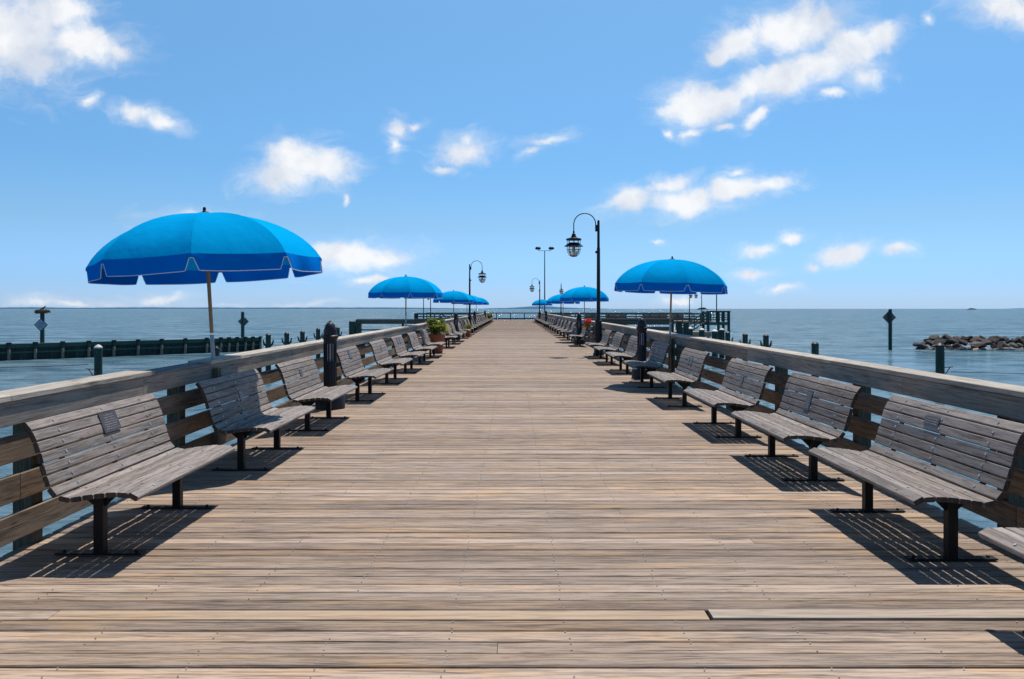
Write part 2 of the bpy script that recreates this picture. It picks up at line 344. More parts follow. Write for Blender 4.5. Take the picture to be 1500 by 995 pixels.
# ------------------------------------------------------------------ setting: sea, far shore
b=MB(); b.add([(-9000,-3000,0),(9000,-3000,0),(9000,9000,0),(-9000,9000,0)],[(0,1,2,3)])
tag(b.build('water',M['water'],loc=(0,0,-2.0)),kind='structure')
def shore(name,x0,x1,dist,hfun,mat,step=3,depth=300):
    b=MB(); n=max(4,int((x1-x0)/step)); vs=[]
    for i in range(n+1):
        px=x0+(x1-x0)*i/n; X_=(px-CX)*dist/F; h=max(0,hfun(px))*dist/F
        vs+= [(X_,dist,-2.5),(X_,dist,-1.8+h*.6),(X_,dist+.2,-1.8+h),(X_,dist+6,-2.5)]
    fs=[]
    for i in range(n):
        for j in range(3): fs.append((i*4+j,(i+1)*4+j,(i+1)*4+j+1,i*4+j+1))
    b.add(vs,fs,.5)
    return tag(b.build(name,mat),kind='structure')
nf=lambda p,s,o: noise.noise(Vector((p*s,o,0)))
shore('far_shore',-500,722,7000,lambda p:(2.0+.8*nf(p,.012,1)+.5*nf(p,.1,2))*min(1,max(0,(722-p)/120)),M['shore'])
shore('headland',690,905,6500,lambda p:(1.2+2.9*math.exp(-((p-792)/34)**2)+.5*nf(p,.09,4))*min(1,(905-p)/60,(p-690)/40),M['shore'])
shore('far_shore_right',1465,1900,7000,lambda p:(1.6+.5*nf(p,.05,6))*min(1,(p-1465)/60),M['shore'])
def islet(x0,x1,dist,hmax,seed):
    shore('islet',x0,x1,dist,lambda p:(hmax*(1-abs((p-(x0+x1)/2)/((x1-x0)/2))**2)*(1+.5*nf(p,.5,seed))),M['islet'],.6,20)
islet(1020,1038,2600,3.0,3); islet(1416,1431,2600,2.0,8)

# ------------------------------------------------------------------ deck
XL,XR=-3.52,3.62
YE=112.6
b=MB(); bn=MB(); y=-2.6; row=0; PITCH=.142; ynew=None
nails=MB()
while y<YE:
    g=random.choice((.006,.008,.009,.010,.012,.015)); W=PITCH-g
    yc=y+PITCH/2
    if abs(yc-4.365)<=PITCH/2:
        ynew=(yc,W)
    else:
        cuts=sorted(random.sample([XL+1.0+.61*i for i in range(9)],random.choice((0,)*9+(1,)))) if yc<40 else []
        xs=[XL+random.uniform(-.015,.015)]+cuts+[XR+random.uniform(-.015,.015)]
        for a,c in zip(xs[:-1],xs[1:]):
            dz=random.uniform(-.003,.003)
            T=.038; ch=.004 if yc<45 else 0
            if yc<45:
                # slightly wavy long edges and rolled edges
                n=8 if yc<14 else 3
                rr=random.random(); vs=[]; fs=[]
                for i in range(n+1):
                    xx=a+.0015+(c-a-.003)*i/n
                    e0=random.uniform(-.0015,.0015); e1=random.uniform(-.0015,.0015); zz=dz+random.uniform(-.0012,.0012)
                    y0=yc-W/2+e0; y1=yc+W/2+e1
                    vs+=[(xx,y0,-T),(xx,y0,zz-.006),(xx,y0+.006,zz),(xx,yc,zz+.0008),(xx,y1-.006,zz),(xx,y1,zz-.006),(xx,y1,-T)]
                for i in range(n):
                    for j in range(6): fs.append((i*7+j,(i+1)*7+j,(i+1)*7+j+1,i*7+j+1))
                fs+=[tuple(range(6,-1,-1)),tuple(range(n*7,n*7+7))]
                b.add(vs,fs,rr)
            else: b.box(a,c,yc-W/2,yc+W/2,-T,dz)
        if 3<yc<16:
            for i in range(12):
                xx=-3.38+.61*i
                for s in (-.04,.04):
                    if random.random()<.72:
                        px_=xx+random.uniform(-.012,.012); py_=yc+s+random.uniform(-.008,.008)
                        nails.lathe([(.0001,.0062),(.0042,.006),(.005,.002)],(px_,py_,0),6)
    y+=PITCH
deck=tag(b.build('pier_deck',M['deck']),kind='structure')
nails.build('nail_heads',M['bolt'],deck)
yc,W=ynew
q=MB(); xj=(1036-CX)*yc/F; q.board((( -2.55+xj)/2,yc,-.018),Y,Z,X,W-.004,.038,xj+2.55-.004,.002,.5)
o=q.build('new_board',M['deck_new'],deck); o['label']='pale new deck board among weathered ones'
q=MB(); q.board(((XL-2.55)/2,yc,-.0185),Y,Z,X,W-.004,.038,-2.55-XL-.004,.003,.6); q.build('deck_board',M['deck'],deck)
q=MB(); q.board(((xj+XR)/2+.01,yc+.006,-.011),Y,Z,X,W-.01,.036,XR-xj-.02,.002,.4)
o=q.build('loose_board',M['deck_loose'],deck); o['label']='raised pale loose deck board with a gap at its end'
# stringers + added sheet underneath to keep the board gaps dark
q=MB()
for i in range(13): q.box(-3.5+.58*i,-3.45+.58*i,-2.6,YE,-.30,-.045)
q.box(XL+.01,XL+.05,-2.6,YE,-.32,-.0405); q.box(XR-.05,XR-.01,-2.6,YE,-.32,-.0405)
q.box(XL+.06,XR-.06,-2.6,YE,-.36,-.32)
q.build('stringers_with_gap_sheet',M['post'],deck)

# ------------------------------------------------------------------ pier railings
def pier_railing(side,xi,y_off,label):
    ZC=1.092 if side<0 else 1.097
    s=side; root=empty('pier_railing',(0,0,0)); tag(root,label,'railing','long timber railings along the pier')
    y0,y1=-2.4,112.4
    P=lambda v:s*v
    cap=MB(); cd=MB(); fa=MB(); 
    yy=y0
    while yy<y1:
        L=random.choice((3.6,4.2,4.9)); ye=min(yy+L,y1); segs=[(yy,ye)]
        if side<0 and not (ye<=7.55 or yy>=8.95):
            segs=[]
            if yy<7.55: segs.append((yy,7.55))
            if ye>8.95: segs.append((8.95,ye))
        for a,c in segs:
            if c-a<.05: continue
            jz=random.uniform(-.003,.003)
            cap.board((s*(xi+.13),(a+c)/2,ZC+jz),X,Z,Y,.26,.043,c-a-.006,.005)
        yy=ye
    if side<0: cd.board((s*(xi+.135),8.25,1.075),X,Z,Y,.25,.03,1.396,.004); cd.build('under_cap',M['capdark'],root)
    yy=y0
    while yy<y1:
        ye=min(yy+4.88,y1)
        fa.board((s*(xi+.035),(yy+ye)/2,.986),Z,X,Y,.165,.038,ye-yy-.005,.004)
        yy=ye
    cap.build('cap_board',M['cap'],root); fa.build('fascia_board',M['fascia'],root)
    for zc in (.735,.46,.19):
        r=MB(); yy=y0-random.uniform(0,2)
        while yy<y1:
            ye=min(yy+4.9,y1)
            r.board((s*(xi+.055),(yy+ye)/2,zc+random.uniform(-.006,.006)),Z,X,Y,.182,.038,ye-yy-.008,.004); yy=ye
        r.build('rail_board',M['rail'],root)
    n=0; py=y_off
    pm=None
    while py<y1:
        if pm is None:
            r=MB(); r.board((0,0,.30),X,Y,Z,.14,.14,1.44,.006); pm=r.build('post',M['post'],root,(s*(xi+.148),py,0))
        else:
            c=pm.copy(); COL.objects.link(c); c.location=(s*(xi+.148),py,0); c.parent=root
        py+=2.56
    return root
pier_railing(-1,3.39,-2.0+.14,'weathered timber railing along the left side of the pier')
pier_railing(1,3.57,-1.9+.18,'weathered timber railing along the right side of the pier')

# ------------------------------------------------------------------ benches
PR=[(.392,.446),(.372,.468),(.33,.482),(.2,.486),(.05,.470),(-.05,.455),(-.11,.462),(-.155,.49),(-.19,.555),(-.228,.68),(-.262,.80),(-.30,.885),(-.352,.952)]
# densify
def dens(pts,n=10):
    o=[]
    P=[pts[0]]+pts+[pts[-1]]
    for i in range(1,len(P)-2):
        for j in range(n):
            t=j/n; a,b_,c,d=[Vector(p) for p in P[i-1:i+3]]
            o.append(.5*((2*b_)+(-a+c)*t+(2*a-5*b_+4*c-d)*t*t+(-a+3*b_-3*c+d)*t**3))
    o.append(Vector(pts[-1])); return o
DP=dens(PR); cum=[0]
for a,c in zip(DP[:-1],DP[1:]): cum.append(cum[-1]+(c-a).length)
TOT=cum[-1]
def at(s_):
    s_=max(0,min(TOT,s_))
    for i in range(len(cum)-1):
        if cum[i+1]>=s_:
            t=(s_-cum[i])/(cum[i+1]-cum[i]+1e-9); return DP[i].lerp(DP[i+1],t)
    return DP[-1]
NS=14; SW=TOT/NS; LY=.635
def frame(s_):
    p=at(s_); t=(at(s_+.02)-at(s_-.02)).normalized()   # tangent toward the back
    n=Vector((t.y,-t.x)); n = n if (n.y>0 or n.x>0) else -n
    # normal points up / forward
    if n.dot(Vector((.6,.8)))<0: n=-n
    return p,t,n
def slats(i0,i1):
    m=MB(); bo=MB(); m.endmi=2
    for i in range(i0,i1):
        p,t,n=frame((i+.5)*SW); c=p-n*.017
        e=random.uniform(-.004,.004)
        m.board((c.x,e,c.y),(t.x,0,t.y),(n.x,0,n.y),Y,SW-.0088,.034,1.83,.0055)
        for yb in (-LY,0.0,LY):
            q_=p+n*.001
            m.mi=1; m.prism([(.009*math.cos(a*math.pi/4),.009*math.sin(a*math.pi/4)) for a in range(8)],(q_.x,yb+random.uniform(-.006,.006),q_.y),(t.x,0,t.y),Y,(n.x,0,n.y),.009); m.mi=0
    return m,bo
def plaque_mesh(s_,w,h,yoff):
    p,t,n=frame(s_); c=p+n*.003
    U=Vector((t.x,0,t.y)); Nn=Vector((n.x,0,n.y))
    m=MB(); m.board((c.x,yoff,c.y),Y,U,Nn,w,h,.008,.002)
    tx=MB(); rows=max(2,int(h/.022)); c2=Vector((c.x,yoff,c.y))+Nn*.0045
    for r_ in range(rows):
        v=(r_+.5)/rows*h*.82-h*.41; x=-w*random.uniform(.25,.42); xe=-x
        while x<xe:
            l_=random.uniform(.006,.022)
            tx.board(c2+Y*(x+l_/2)+U*v,Y,U,Nn,l_,.0075,.003,.0005); x+=l_+.006
    return m,tx
random.seed(11)
ms,mbo=slats(0,7); mb_,mbo2=slats(7,14)
leg=MB(); leg.board((0.0,0,.215),X,Y,Z,.068,.068,.405,.004)
foot=MB(); foot.board((0,0,.0075),X,Y,Z,.60,.075,.011,.002)
foot.lathe([(.012,.012),(.012,.026),(.0001,.03)],(.25,0,0),8); foot.lathe([(.012,.012),(.012,.026),(.0001,.03)],(-.25,0,0),8)
br=MB()
for yb in (-LY,0.0,LY):
    L0,L1=.05,TOT-.04; n=26; vs=[]
    for i in range(n+1):
        p,t,nn=frame(L0+(L1-L0)*i/n); a=p-nn*.0365; c=p-nn*(.0365+.010)
        vs+=[(a.x,yb-.028,a.y),(a.x,yb+.028,a.y),(c.x,yb+.028,c.y),(c.x,yb-.028,c.y)]
    fs=[(i*4+j,i*4+(j+1)%4,i*4+4+(j+1)%4,i*4+4+j) for i in range(n) for j in range(4)]+[(0,1,2,3),(n*4+3,n*4+2,n*4+1,n*4)]
    br.add(vs,fs)
    if yb:
        br.add([(-.15,yb-.004,.424),(.15,yb-.004,.436),(.04,yb-.004,.33),(-.04,yb-.004,.33),(-.15,yb+.004,.424),(.15,yb+.004,.436),(.04,yb+.004,.33),(-.04,yb+.004,.33)],
               [(0,1,2,3),(7,6,5,4),(0,4,5,1),(1,5,6,2),(2,6,7,3),(3,7,4,0)])
br.board((0,0,.408),X,Z,Y,.05,.04,1.27,.003)
bench=empty('bench'); tag(bench,'x','bench','slatted timber benches lining the pier')
se=ms.build('seat',[M['bench'],M['bolt'],M['bench_end']],bench); ba=mb_.build('backrest',[M['bench'],M['bolt'],M['bench_end']],bench)
br.build('support_frame',M['black'],bench)
for yb in (-LY,LY):
    l_=leg.build('leg',M['black'],bench,(0,yb,0)); foot.build('foot_plate',M['black'],l_)
PV={}
for key,(s_,w,h) in {'square':(TOT*.855,.25,.155),'wide':(TOT*.86,.21,.07),'tall':(TOT*.74,.15,.22),'small':(TOT*.80,.13,.10),'low':(TOT*.74,.12,.13)}.items():
    PV[key]=plaque_mesh(s_,w,h,0)
PM={}
def add_plaque(root,key,yoff=0):
    if key not in PM:
        m,tx=PV[key]; o=m.build('plaque',M['plaque'],root,(0,yoff,0)); t_=tx.build('lettering',M['plaquetxt'],o); PM[key]=(o,t_)
        return
    o,t_=PM[key]; c=o.copy(); COL.objects.link(c); c.parent=root; c.location=(0,yoff,0); d=t_.copy(); COL.objects.link(d); d.parent=c
first=[True]
def place_bench(side,yy,label,plaques=()):
    o=bench if first[0] else copy_base()
    first[0]=False
    xx=(-2.856 if side<0 else 2.96)
    o.location=(xx,yy,.004); o.rotation_euler=(0,0,0 if side<0 else math.pi)
    o['label']=label
    for p_ in plaques: add_plaque(o,p_[0],p_[1])
    return o
BASE=list(bench.children)
def copy_base():
    c=bench.copy(); COL.objects.link(c)
    for ch in BASE: copy_tree(ch,c)
    return c
Lb=[(6.16,'nearest bench on the left, its square bronze plaque across the top two back slats',[('square',.02)]),
    (9.02,'second left bench, half shaded by the large blue umbrella, with a dark plaque',[('low',.04)]),
    (11.72,'sunlit left bench just on the near side of the left louvred bollard',[('small',-.05)]),
    (15.27,'left bench just beyond the louvred bollard, its near end beside the bollard base',[('square',0)]),
    (18.66,'fifth bench of the left row, second beyond the louvred bollard',[('small',.1)]),
    (21.75,'sixth bench of the left row, third beyond the louvred bollard',[('square',-.2),('square',.25)]),
    (25.0,'seventh left bench, shaded by the second umbrella on the left',[('small',0)]),
    (28.1,'left bench with its far end beside the large terracotta flower pot',[('low',0)]),
    (34.7,'first left bench beyond the large terracotta pot, its back hidden by the plant',[('small',0)]),
    (38.4,'second left bench beyond the large terracotta pot',[]),
    (41.3,'third left bench beyond the large terracotta pot, before the dark bollard',[])]
for a in Lb: place_bench(-1,*a)
Rb=[(3.5,'bench cut off at the right edge, only the corner of its grey seat showing',[]),
    (6.04,'nearest full bench on the right, a wide dark plaque on its second slat',[('wide',-.12)]),
    (8.52,'second right bench with a tall dark plaque in the middle of the back',[('tall',-.12)]),
    (11.15,'third right bench with a small plaque low on its back',[('low',0)]),
    (14.45,'fourth right bench with two plaques side by side on the upper slats',[('small',-.12),('small',.1)]),
    (17.75,'right bench shaded by the right umbrella, on the near side of the bollard',[('small',0)]),
    (21.4,'right bench directly beyond the louvred bollard',[('small',0)]),
    (24.7,'second right bench beyond the louvred bollard',[('small',0)]),
    (27.7,'right bench just in front of the tall crook lamp post',[('low',0)]),
    (36.2,'first right bench beyond the tall lamp, red flowers behind its back',[])]
for a in Rb: place_bench(1,*a)
yy=45.6
while yy<109: place_bench(-1,yy,'small distant bench of the left row beyond the second terracotta pot'); yy+=3.42
yy=39.7
while yy<109: place_bench(1,yy,'small distant bench of the right row beyond the bench with red flowers'); yy+=3.42

# ------------------------------------------------------------------ umbrellas
def umbrella_meshes():
    n=8; Rr=1.27; HT=2.80; RZ=2.24
    prof=[(i/10,) for i in range(11)]
    def pt(k,t,u):   # rib k, radial t 0..1, across u 0..1
        def rib(kk):
            a=2*math.pi*kk/n; rr=Rr*math.sin(t*math.pi/2*.80)/math.sin(math.pi/2*.80)
            zz=RZ+(HT-RZ)*(math.cos(t*math.pi/2*.80)-math.cos(math.pi/2*.80))/(1-math.cos(math.pi/2*.80))
            return Vector((rr*math.cos(a),rr*math.sin(a),zz))
        p=rib(k).lerp(rib(k+1),u); sag=4*u*(1-u)*.028*math.sin(math.pi*min(1,t*1.05))
        p.z-=sag*.6; p.x*=1-.02*sag; p.y*=1-.02*sag
        p.z-=4*u*(1-u)*.012*t
        return p
    can=MB(); val=MB(); pip=MB(); seam=MB()
    for k in range(n):
        nt_,nu=12,8; vs=[pt(k,.015+.985*i/nt_,j/nu) for i in range(nt_+1) for j in range(nu+1)]
        fs=[(i*(nu+1)+j,(i+1)*(nu+1)+j,(i+1)*(nu+1)+j+1,i*(nu+1)+j+1) for i in range(nt_) for j in range(nu)]
        can.add(vs,fs,random.random(),True)
        # valance flap with cut corners
        M_=40; top=[];bot=[]
        ph=random.uniform(0,6)
        for j in range(M_+1):
            u=j/M_; p=pt(k,1,u); top.append(p)
            e=min(u,1-u); t_=min(1,max(0,(e-.018)/.062)); d=.045+.13*t_*t_*(3-2*t_)
            out=Vector((p.x,p.y,0)).normalized()*(.022*math.sin(u*9+ph)+.02)*(d/.2)
            bot.append(p+Vector((0,0,-d))+out)
        mid=[a.lerp(c,.5)+Vector((a.x,a.y,0)).normalized()*.008 for a,c in zip(top,bot)]
        vs=top+mid+bot; w_=M_+1
        val.add(vs,[(r_*w_+j,(r_+1)*w_+j,(r_+1)*w_+j+1,r_*w_+j+1) for r_ in range(2) for j in range(M_)],random.random(),True)
        pip.tube(bot,.0045,5,False)
    return can,val,pip,pt
random.seed(5)
can,val,pip,pt=umbrella_meshes()
umb=empty('beach_umbrella'); tag(umb,'x','umbrella','blue umbrellas along the pier railings')
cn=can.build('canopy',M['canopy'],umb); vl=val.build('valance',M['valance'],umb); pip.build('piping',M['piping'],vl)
p=MB(); p.tube([(0,0,1.42),(0,0,2.76)],.021,12); pol=p.build('pole',M['polewood'],umb)
p=MB(); p.tube([(0,0,1.06),(0,0,1.40)],.0228,12); p.build('sleeve',M['alu'],umb)
p=MB(); p.tube([(0,0,.10),(0,0,1.08)],.022,12); lp=p.build('lower_pole',M['polewood'],umb)
p=MB(); p.lathe([(.0001,2.875),(.014,2.87),(.02,2.845),(.012,2.83),(.045,2.815),(.07,2.80),(.03,2.79)],n=12)
p.board((0,0,2.825),X,Z,Y,.15,.012,.02,.002); p.build('finial',M['black'],umb)
rbm=MB(); rbm.tube([pt(0,t,0)-Vector((0,0,.012)) for t in (.03,.2,.4,.6,.8,.99)],.005,6); rbm.tube([(0.03,0,2.30),tuple(pt(0,.55,0)-Vector((0,0,.02)))],.005,6)
r0=None
for k in range(8):
    if r0 is None: r0=rbm.build('rib',M['alu'],umb); r_=r0
    else: r_=r0.copy(); COL.objects.link(r_); r_.parent=umb
    r_.rotation_euler=(0,0,2*math.pi*k/8)
p=MB(); p.lathe([(.022,2.26),(.04,2.27),(.04,2.33),(.022,2.34)],n=12); p.build('hub',M['black'],umb)
U=[(-3.39,9.2,-3.4,R(14),'largest umbrella, bright blue with a leaning wooden pole, by the second left bench'),
   (-3.70,27.5,0,R(14),'second umbrella on the left, beside the large terracotta pot'),
   (-3.74,50,0,R(5),'third umbrella on the left, in front of the left lamp post'),
   (-3.72,64,0,R(-6),'fourth umbrella on the left, half hidden just behind the left lamp post'),
   (-3.62,78,0,R(15),'farthest umbrella on the left'),
   (3.48,17.9,1.6,R(4),'blue umbrella on the right between the lamp post and the open sea'),
   (3.60,40.5,0,R(10),'blue umbrella seen behind the tall right lamp post'),
   (3.80,61,0,R(-4),'third umbrella on the right, partly covered by the one before it'),
   (3.50,97,0,R(12),'smallest and farthest blue umbrella on the right')]
UB=list(umb.children)
for i,(ux,uy,tl,rz,lab) in enumerate(U):
    if i==0: o=umb
    else:
        o=umb.copy(); COL.objects.link(o)
        for ch in UB: copy_tree(ch,o)
    o.location=(ux,uy,0); o.rotation_euler=(0,R(tl),rz+R(90)) 
    # tilt in world first: use matrix
    o.rotation_mode='QUATERNION'
    o.rotation_quaternion=(Matrix.Rotation(R(tl),3,'Y')@Matrix.Rotation(rz+R(90),3,'Z')).to_quaternion()
    o['label']=lab
# clamp posts holding the near umbrellas to the rail
for (x_,y_,lab) in ((-3.36,9.07,'short timber clamp post holding the largest umbrella against the railing'),(3.535,17.75,'timber clamp post holding the right umbrella against the railing')):
    m=MB(); m.board((0,0,.53),X,Y,Z,.045,.10,.99,.003)
    o=m.build('umbrella_post',M['post']); o.location=(x_,y_,0); tag(o,lab,'post','timber clamp posts at the umbrellas')

# ------------------------------------------------------------------ crook lamps
def lamp_tree():
    root=empty('street_lamp'); tag(root,'x','street lamp','crook lamp posts with caged lanterns')
    p=MB(); p.lathe([(.085,1.25),(.072,1.3),(.060,3.85),(.058,3.9),(.050,3.92),(.044,4.88),(.03,4.91),(.0001,4.92)],n=16); p.build('pole',M['lamp'],root)
    q=MB(); q.lathe([(.20,0),(.20,.05),(.17,.09),(.15,.3),(.125,.42),(.115,.5),(.108,1.15),(.125,1.19),(.125,1.25),(.083,1.29)],n=20)
    for k in range(10):
        a=2*math.pi*k/10; q.tube([(.118*math.cos(a),.118*math.sin(a),.5),(.109*math.cos(a),.109*math.sin(a),1.14)],.012,6)
    q.build('base',M['lamp'],root)
    # arm: bracket at pole (toward -x), up, semicircle, down
    a=MB(); a.board((-.075,0,4.62),X,Y,Z,.09,.06,.24,.006)
    r_=.40; cx=-.10-r_; pts=[(-.10,0,4.55),(-.10,0,4.70)]
    for i in range(17):
        an=math.pi*i/16; pts.append((cx+r_*math.cos(an),0,4.76+r_*math.sin(an)))
    xl=cx-r_; pts.append((xl,0,4.50))
    a.tube(pts,.019,10); a.build('arm',M['lamp'],root)
    s=MB(); s.lathe([(.0001,4.52),(.028,4.52),(.03,4.44),(.062,4.42),(.065,4.37),(.08,4.35),(.1,4.31),(.235,4.275),(.245,4.25),(.242,4.225),(.0001,4.22)],(xl,0,0),24)
    for k in range(8):
        an=2*math.pi*k/8; s.tube([(xl+.205*math.cos(an),.205*math.sin(an),4.23),(xl+.205*math.cos(an),.205*math.sin(an),4.08)],.009,6)
    s.lathe([(.0001,4.155),(.14,4.15),(.22,4.10),(.30,4.035),(.305,4.03),(.20,4.04),(.0001,4.06)],(xl,0,0),24)
    HS=1.15; hd=[s.build('hood',M['lamp'],root)]
    g=MB(); g.lathe([(.185,4.035),(.19,3.95),(.18,3.87),(.145,3.79),(.09,3.74),(.0001,3.722)],(xl,0,0),20); hd.append(g.build('globe',M['glass'],root))
    g=MB(); g.lathe([(.05,4.04),(.055,3.95),(.075,3.9),(.06,3.84),(.0001,3.82)],(xl,0,0),14); hd.append(g.build('bulb',M['white'],root))
    c=MB()
    for k in range(8):
        an=2*math.pi*k/8; c.tube([(xl+rr*math.cos(an),rr*math.sin(an),z) for rr,z in ((.205,4.03),(.212,3.93),(.195,3.84),(.155,3.765),(.09,3.715),(.0,3.70))],.0085,6)
    for rr,z in ((.213,3.93),(.10,3.722)): c.tube([(xl+rr*math.cos(t*math.pi/10),rr*math.sin(t*math.pi/10),z) for t in range(21)],.008,6,False)
    hd.append(c.build('cage',M['lamp'],root))
    for o_ in hd: o_.scale=(HS,)*3; o_.location=(xl*(1-HS),0,4.52*(1-HS))
    k_=MB(); k_.lathe([(.0001,.05),(.04,.04),(.045,-.04),(.0001,-.05)],(-.075,0,3.75),10); k_.build('sensor',M['black'],root)
    return root
lam=lamp_tree(); LB=list(lam.children)
LP=[(3.10,29.1,0,.0,1.0,'tall crook lamp post on the right of the pier, closest lantern'),
    (-3.10,56.7,0,math.pi,.985,'crook lamp post on the left of the pier with its lantern over the deck'),
    (3.12,94.5,0,0,1.02,'far right crook lamp beside the twin floodlight mast'),
    (-11.3,109,0,math.pi,.86,'far left crook lamp showing its arch above the second left umbrella'),
    (-12.3,109.4,0,math.pi*.9,.80,'leftmost far lamp post, its head hidden behind the second left umbrella'),
    (6.5,109,0,math.pi*.5,1.0,'far lamp seen edge on with a spike top behind the right umbrellas'),
    (24.1,109.3,0,math.pi*.5,.86,'thin far lamp post under the right umbrella, leftmost of three'),
    (25.7,109,0,0,.86,'thin far lamp post under the right umbrella, middle of three')]
for i,(x_,y_,z_,rz,sc,lab) in enumerate(LP):
    if i==0: o=lam
    else:
        o=lam.copy(); COL.objects.link(o)
        for ch in LB: copy_tree(ch,o)
    o.location=(x_,y_,z_+.004); o.rotation_euler=(0,0,rz); o.scale=(sc,)*3; o['label']=lab
# floodlight mast
fl=empty('floodlight_mast',(4.35,111,0)); tag(fl,'tall slim mast with two round floodlights on a crossbar at the pier end','light mast')
m=MB(); m.tube([(0,0,0),(0,0,1.0),(0,0,9.7)],[.13,.10,.06],12); m.build('pole',M['greypole'],fl)
m=MB(); m.tube([(-.85,0,9.72),(.85,0,9.72)],.035,8); m.tube([(-.85,0,9.7),(-.85,0,9.95)],.03,8); m.tube([(.85,0,9.7),(.85,0,9.95)],.03,8); m.build('crossbar',M['greypole'],fl)
for s in (-1,1):
    m=MB(); m.lathe([(.0001,.24),(.2,.22),(.36,.12),(.40,0),(.38,-.12),(.2,-.18),(.0001,-.19)],n=16); m.build('floodlight',M['lamp'],fl,(s*.93,0,10.05))
# slim post by the stair landing
m=MB(); m.lathe([(.1,0),(.1,.06),(.05,.09),(.045,2.7),(.06,2.72),(.12,2.76),(.12,2.86),(.0001,2.92)],n=12)
tag(m.build('light_post',M['lamp'],loc=(17.85,70.15,.52)),'slim dark light post standing at the green stair landing','light post')

# ------------------------------------------------------------------ bollards
def bollard_tree():
    root=empty('bollard_light'); tag(root,'x','bollard light','dark louvred bollard lights beside the benches')
    m=MB(); m.lathe([(.25,0),(.25,.20),(.235,.225),(.11,.23)],n=24); m.build('drum_base',M['lamp'],root)
    m=MB(); m.lathe([(.105,.23),(.105,.78)],n=20)
    for k in range(12):
        a=2*math.pi*k/12; m.tube([(.104*math.cos(a),.104*math.sin(a),.24),(.104*math.cos(a),.104*math.sin(a),.80)],.010,5)
        m.board((.098*math.cos(a),.098*math.sin(a),.945),(-math.sin(a),math.cos(a),0),(math.cos(a),math.sin(a),0),Z,.022,.028,.33,.002)
    m.lathe([(.11,.78),(.112,.80),(.08,.801)],n=20); m.lathe([(.09,1.10),(.112,1.105),(.112,1.16)],n=20)
    m.build('column',M['lamp'],root)
    m=MB(); m.lathe([(.078,.79),(.078,1.11)],n=16); m.build('louvre_light',M['louvre'],root)
    m=MB(); m.lathe([(.108,1.16),(.138,1.20),(.142,1.23),(.118,1.245),(.108,1.30),(.112,1.31),(.098,1.36),(.078,1.42),(.045,1.455),(.025,1.465),(.02,1.485),(.0001,1.49)],n=24); m.build('cap',M['lamp'],root)
    return root
bo=bollard_tree(); BB=list(bo.children)
for i,(x_,y_,lab) in enumerate([(-3.12,13.6,'large dark bollard light in the left row, between the third and fourth benches'),
        (3.13,19.45,'large dark bollard light on the right, just beyond the umbrella-shaded bench'),
        (-3.12,43.4,'small far bollard light on the left, before the left lamp post'),
        (-3.12,64.2,'small far bollard light on the left, just beyond the left lamp post'),
        (-3.12,88,'farthest bollard light on the left, next to the green plant at the pier end'),
        (3.12,37.9,'bollard light on the right, just behind the red flowers'),
        (3.12,76,'farthest bollard light on the right, near the twin floodlight mast')]):
    if i==0: o=bo
    else:
        o=bo.copy(); COL.objects.link(o)
        for ch in BB: copy_tree(ch,o)
    o.location=(x_,y_,.004); o['label']=lab

# ------------------------------------------------------------------ potted plants
def leaves(m,c,rad,n,size,zs=1,blade=3):
    for _ in range(n):
        d=Vector((random.gauss(0,1),random.gauss(0,1),random.gauss(0,.8))).normalized()*rad*random.uniform(.35,1)
        p=Vector(c)+Vector((d.x,d.y,d.z*zs)); dr=(d+Vector((random.uniform(-.3,.3),random.uniform(-.3,.3),random.uniform(0,.4)))).normalized()
        sd=dr.cross(Vector((random.random()-.5,random.random()-.5,1))).normalized(); s=size*random.uniform(.5,1.2)
        m.add([p,p+dr*s*.5+sd*s*.18,p+dr*s+Vector((0,0,-s*.2)),p+dr*s*.5-sd*s*.18],[(0,1,2,3)])
def pot(loc,h,r,name='potted_plant',flower=None,fol=(.5,.38,900,.16),lab='',second=None,mat=None):
    root=empty(name,loc); tag(root,lab,'flower pot','terracotta pots of plants on the pier')
    m=MB(); m.lathe([(.0001,.002),(r*.68,.002),(r*.9,h*.80),(r*1.0,h*.80),(r*1.04,h),(r*.92,h),(r*.86,h*.84)],n=24); p_=m.build('pot',M['terra'],root)
    m=MB(); m.lathe([(r*.88,h*.86),(.0001,h*.9)],n=20); m.build('soil',M['soil'],root)
    zc,rad,n,size=fol
    m=MB(); leaves(m,(0,0,zc-.04),rad*.7,n//3,size,.8)
    for _ in range(11):
        a=random.uniform(0,6.28); q_=rad*random.uniform(.35,.85)
        leaves(m,(q_*math.cos(a),q_*math.sin(a),zc+random.uniform(-.22,.24)*rad/.46),rad*random.uniform(.25,.42),n//18,size*random.uniform(.8,1.3),.9)
    for _ in range(14):
        a=random.uniform(0,6.28); m.tube([(0.05*math.cos(a),.05*math.sin(a),h*.85),(rad*.6*math.cos(a),rad*.6*math.sin(a),zc+random.uniform(-.1,.2))],.006,4,r=0)
    m.build('foliage',M['leaf'],root)
    if flower:
        for (mat_,c,rr,nn,ss) in flower:
            m=MB(); leaves(m,c,rr,nn,ss,.8); m.build('flowers',mat_,root)
    return root
random.seed(21)
pot((-2.92,30.6,.004),.70,.30,lab='large terracotta pot of bushy green and yellow plants beside the left benches',fol=(.96,.38,1100,.19),flower=[(M['yflower'],(.38,-.1,.92),.2,160,.07)])
pot((-2.66,47.6,.004),.42,.16,lab='small terracotta pot among the distant left benches',fol=(.6,.22,300,.12),flower=[(M['yflower'],(-.15,-.1,.62),.12,40,.06)])
pot((-2.85,97,.004),.4,.22,lab='bright green bushy plant at the far end of the left bench row',fol=(.72,.42,700,.2))
bq=empty('flower_bouquet',(3.26,35.35,.98)); tag(bq,'red, purple and orange flowers on the first bench past the tall lamp','flowers')
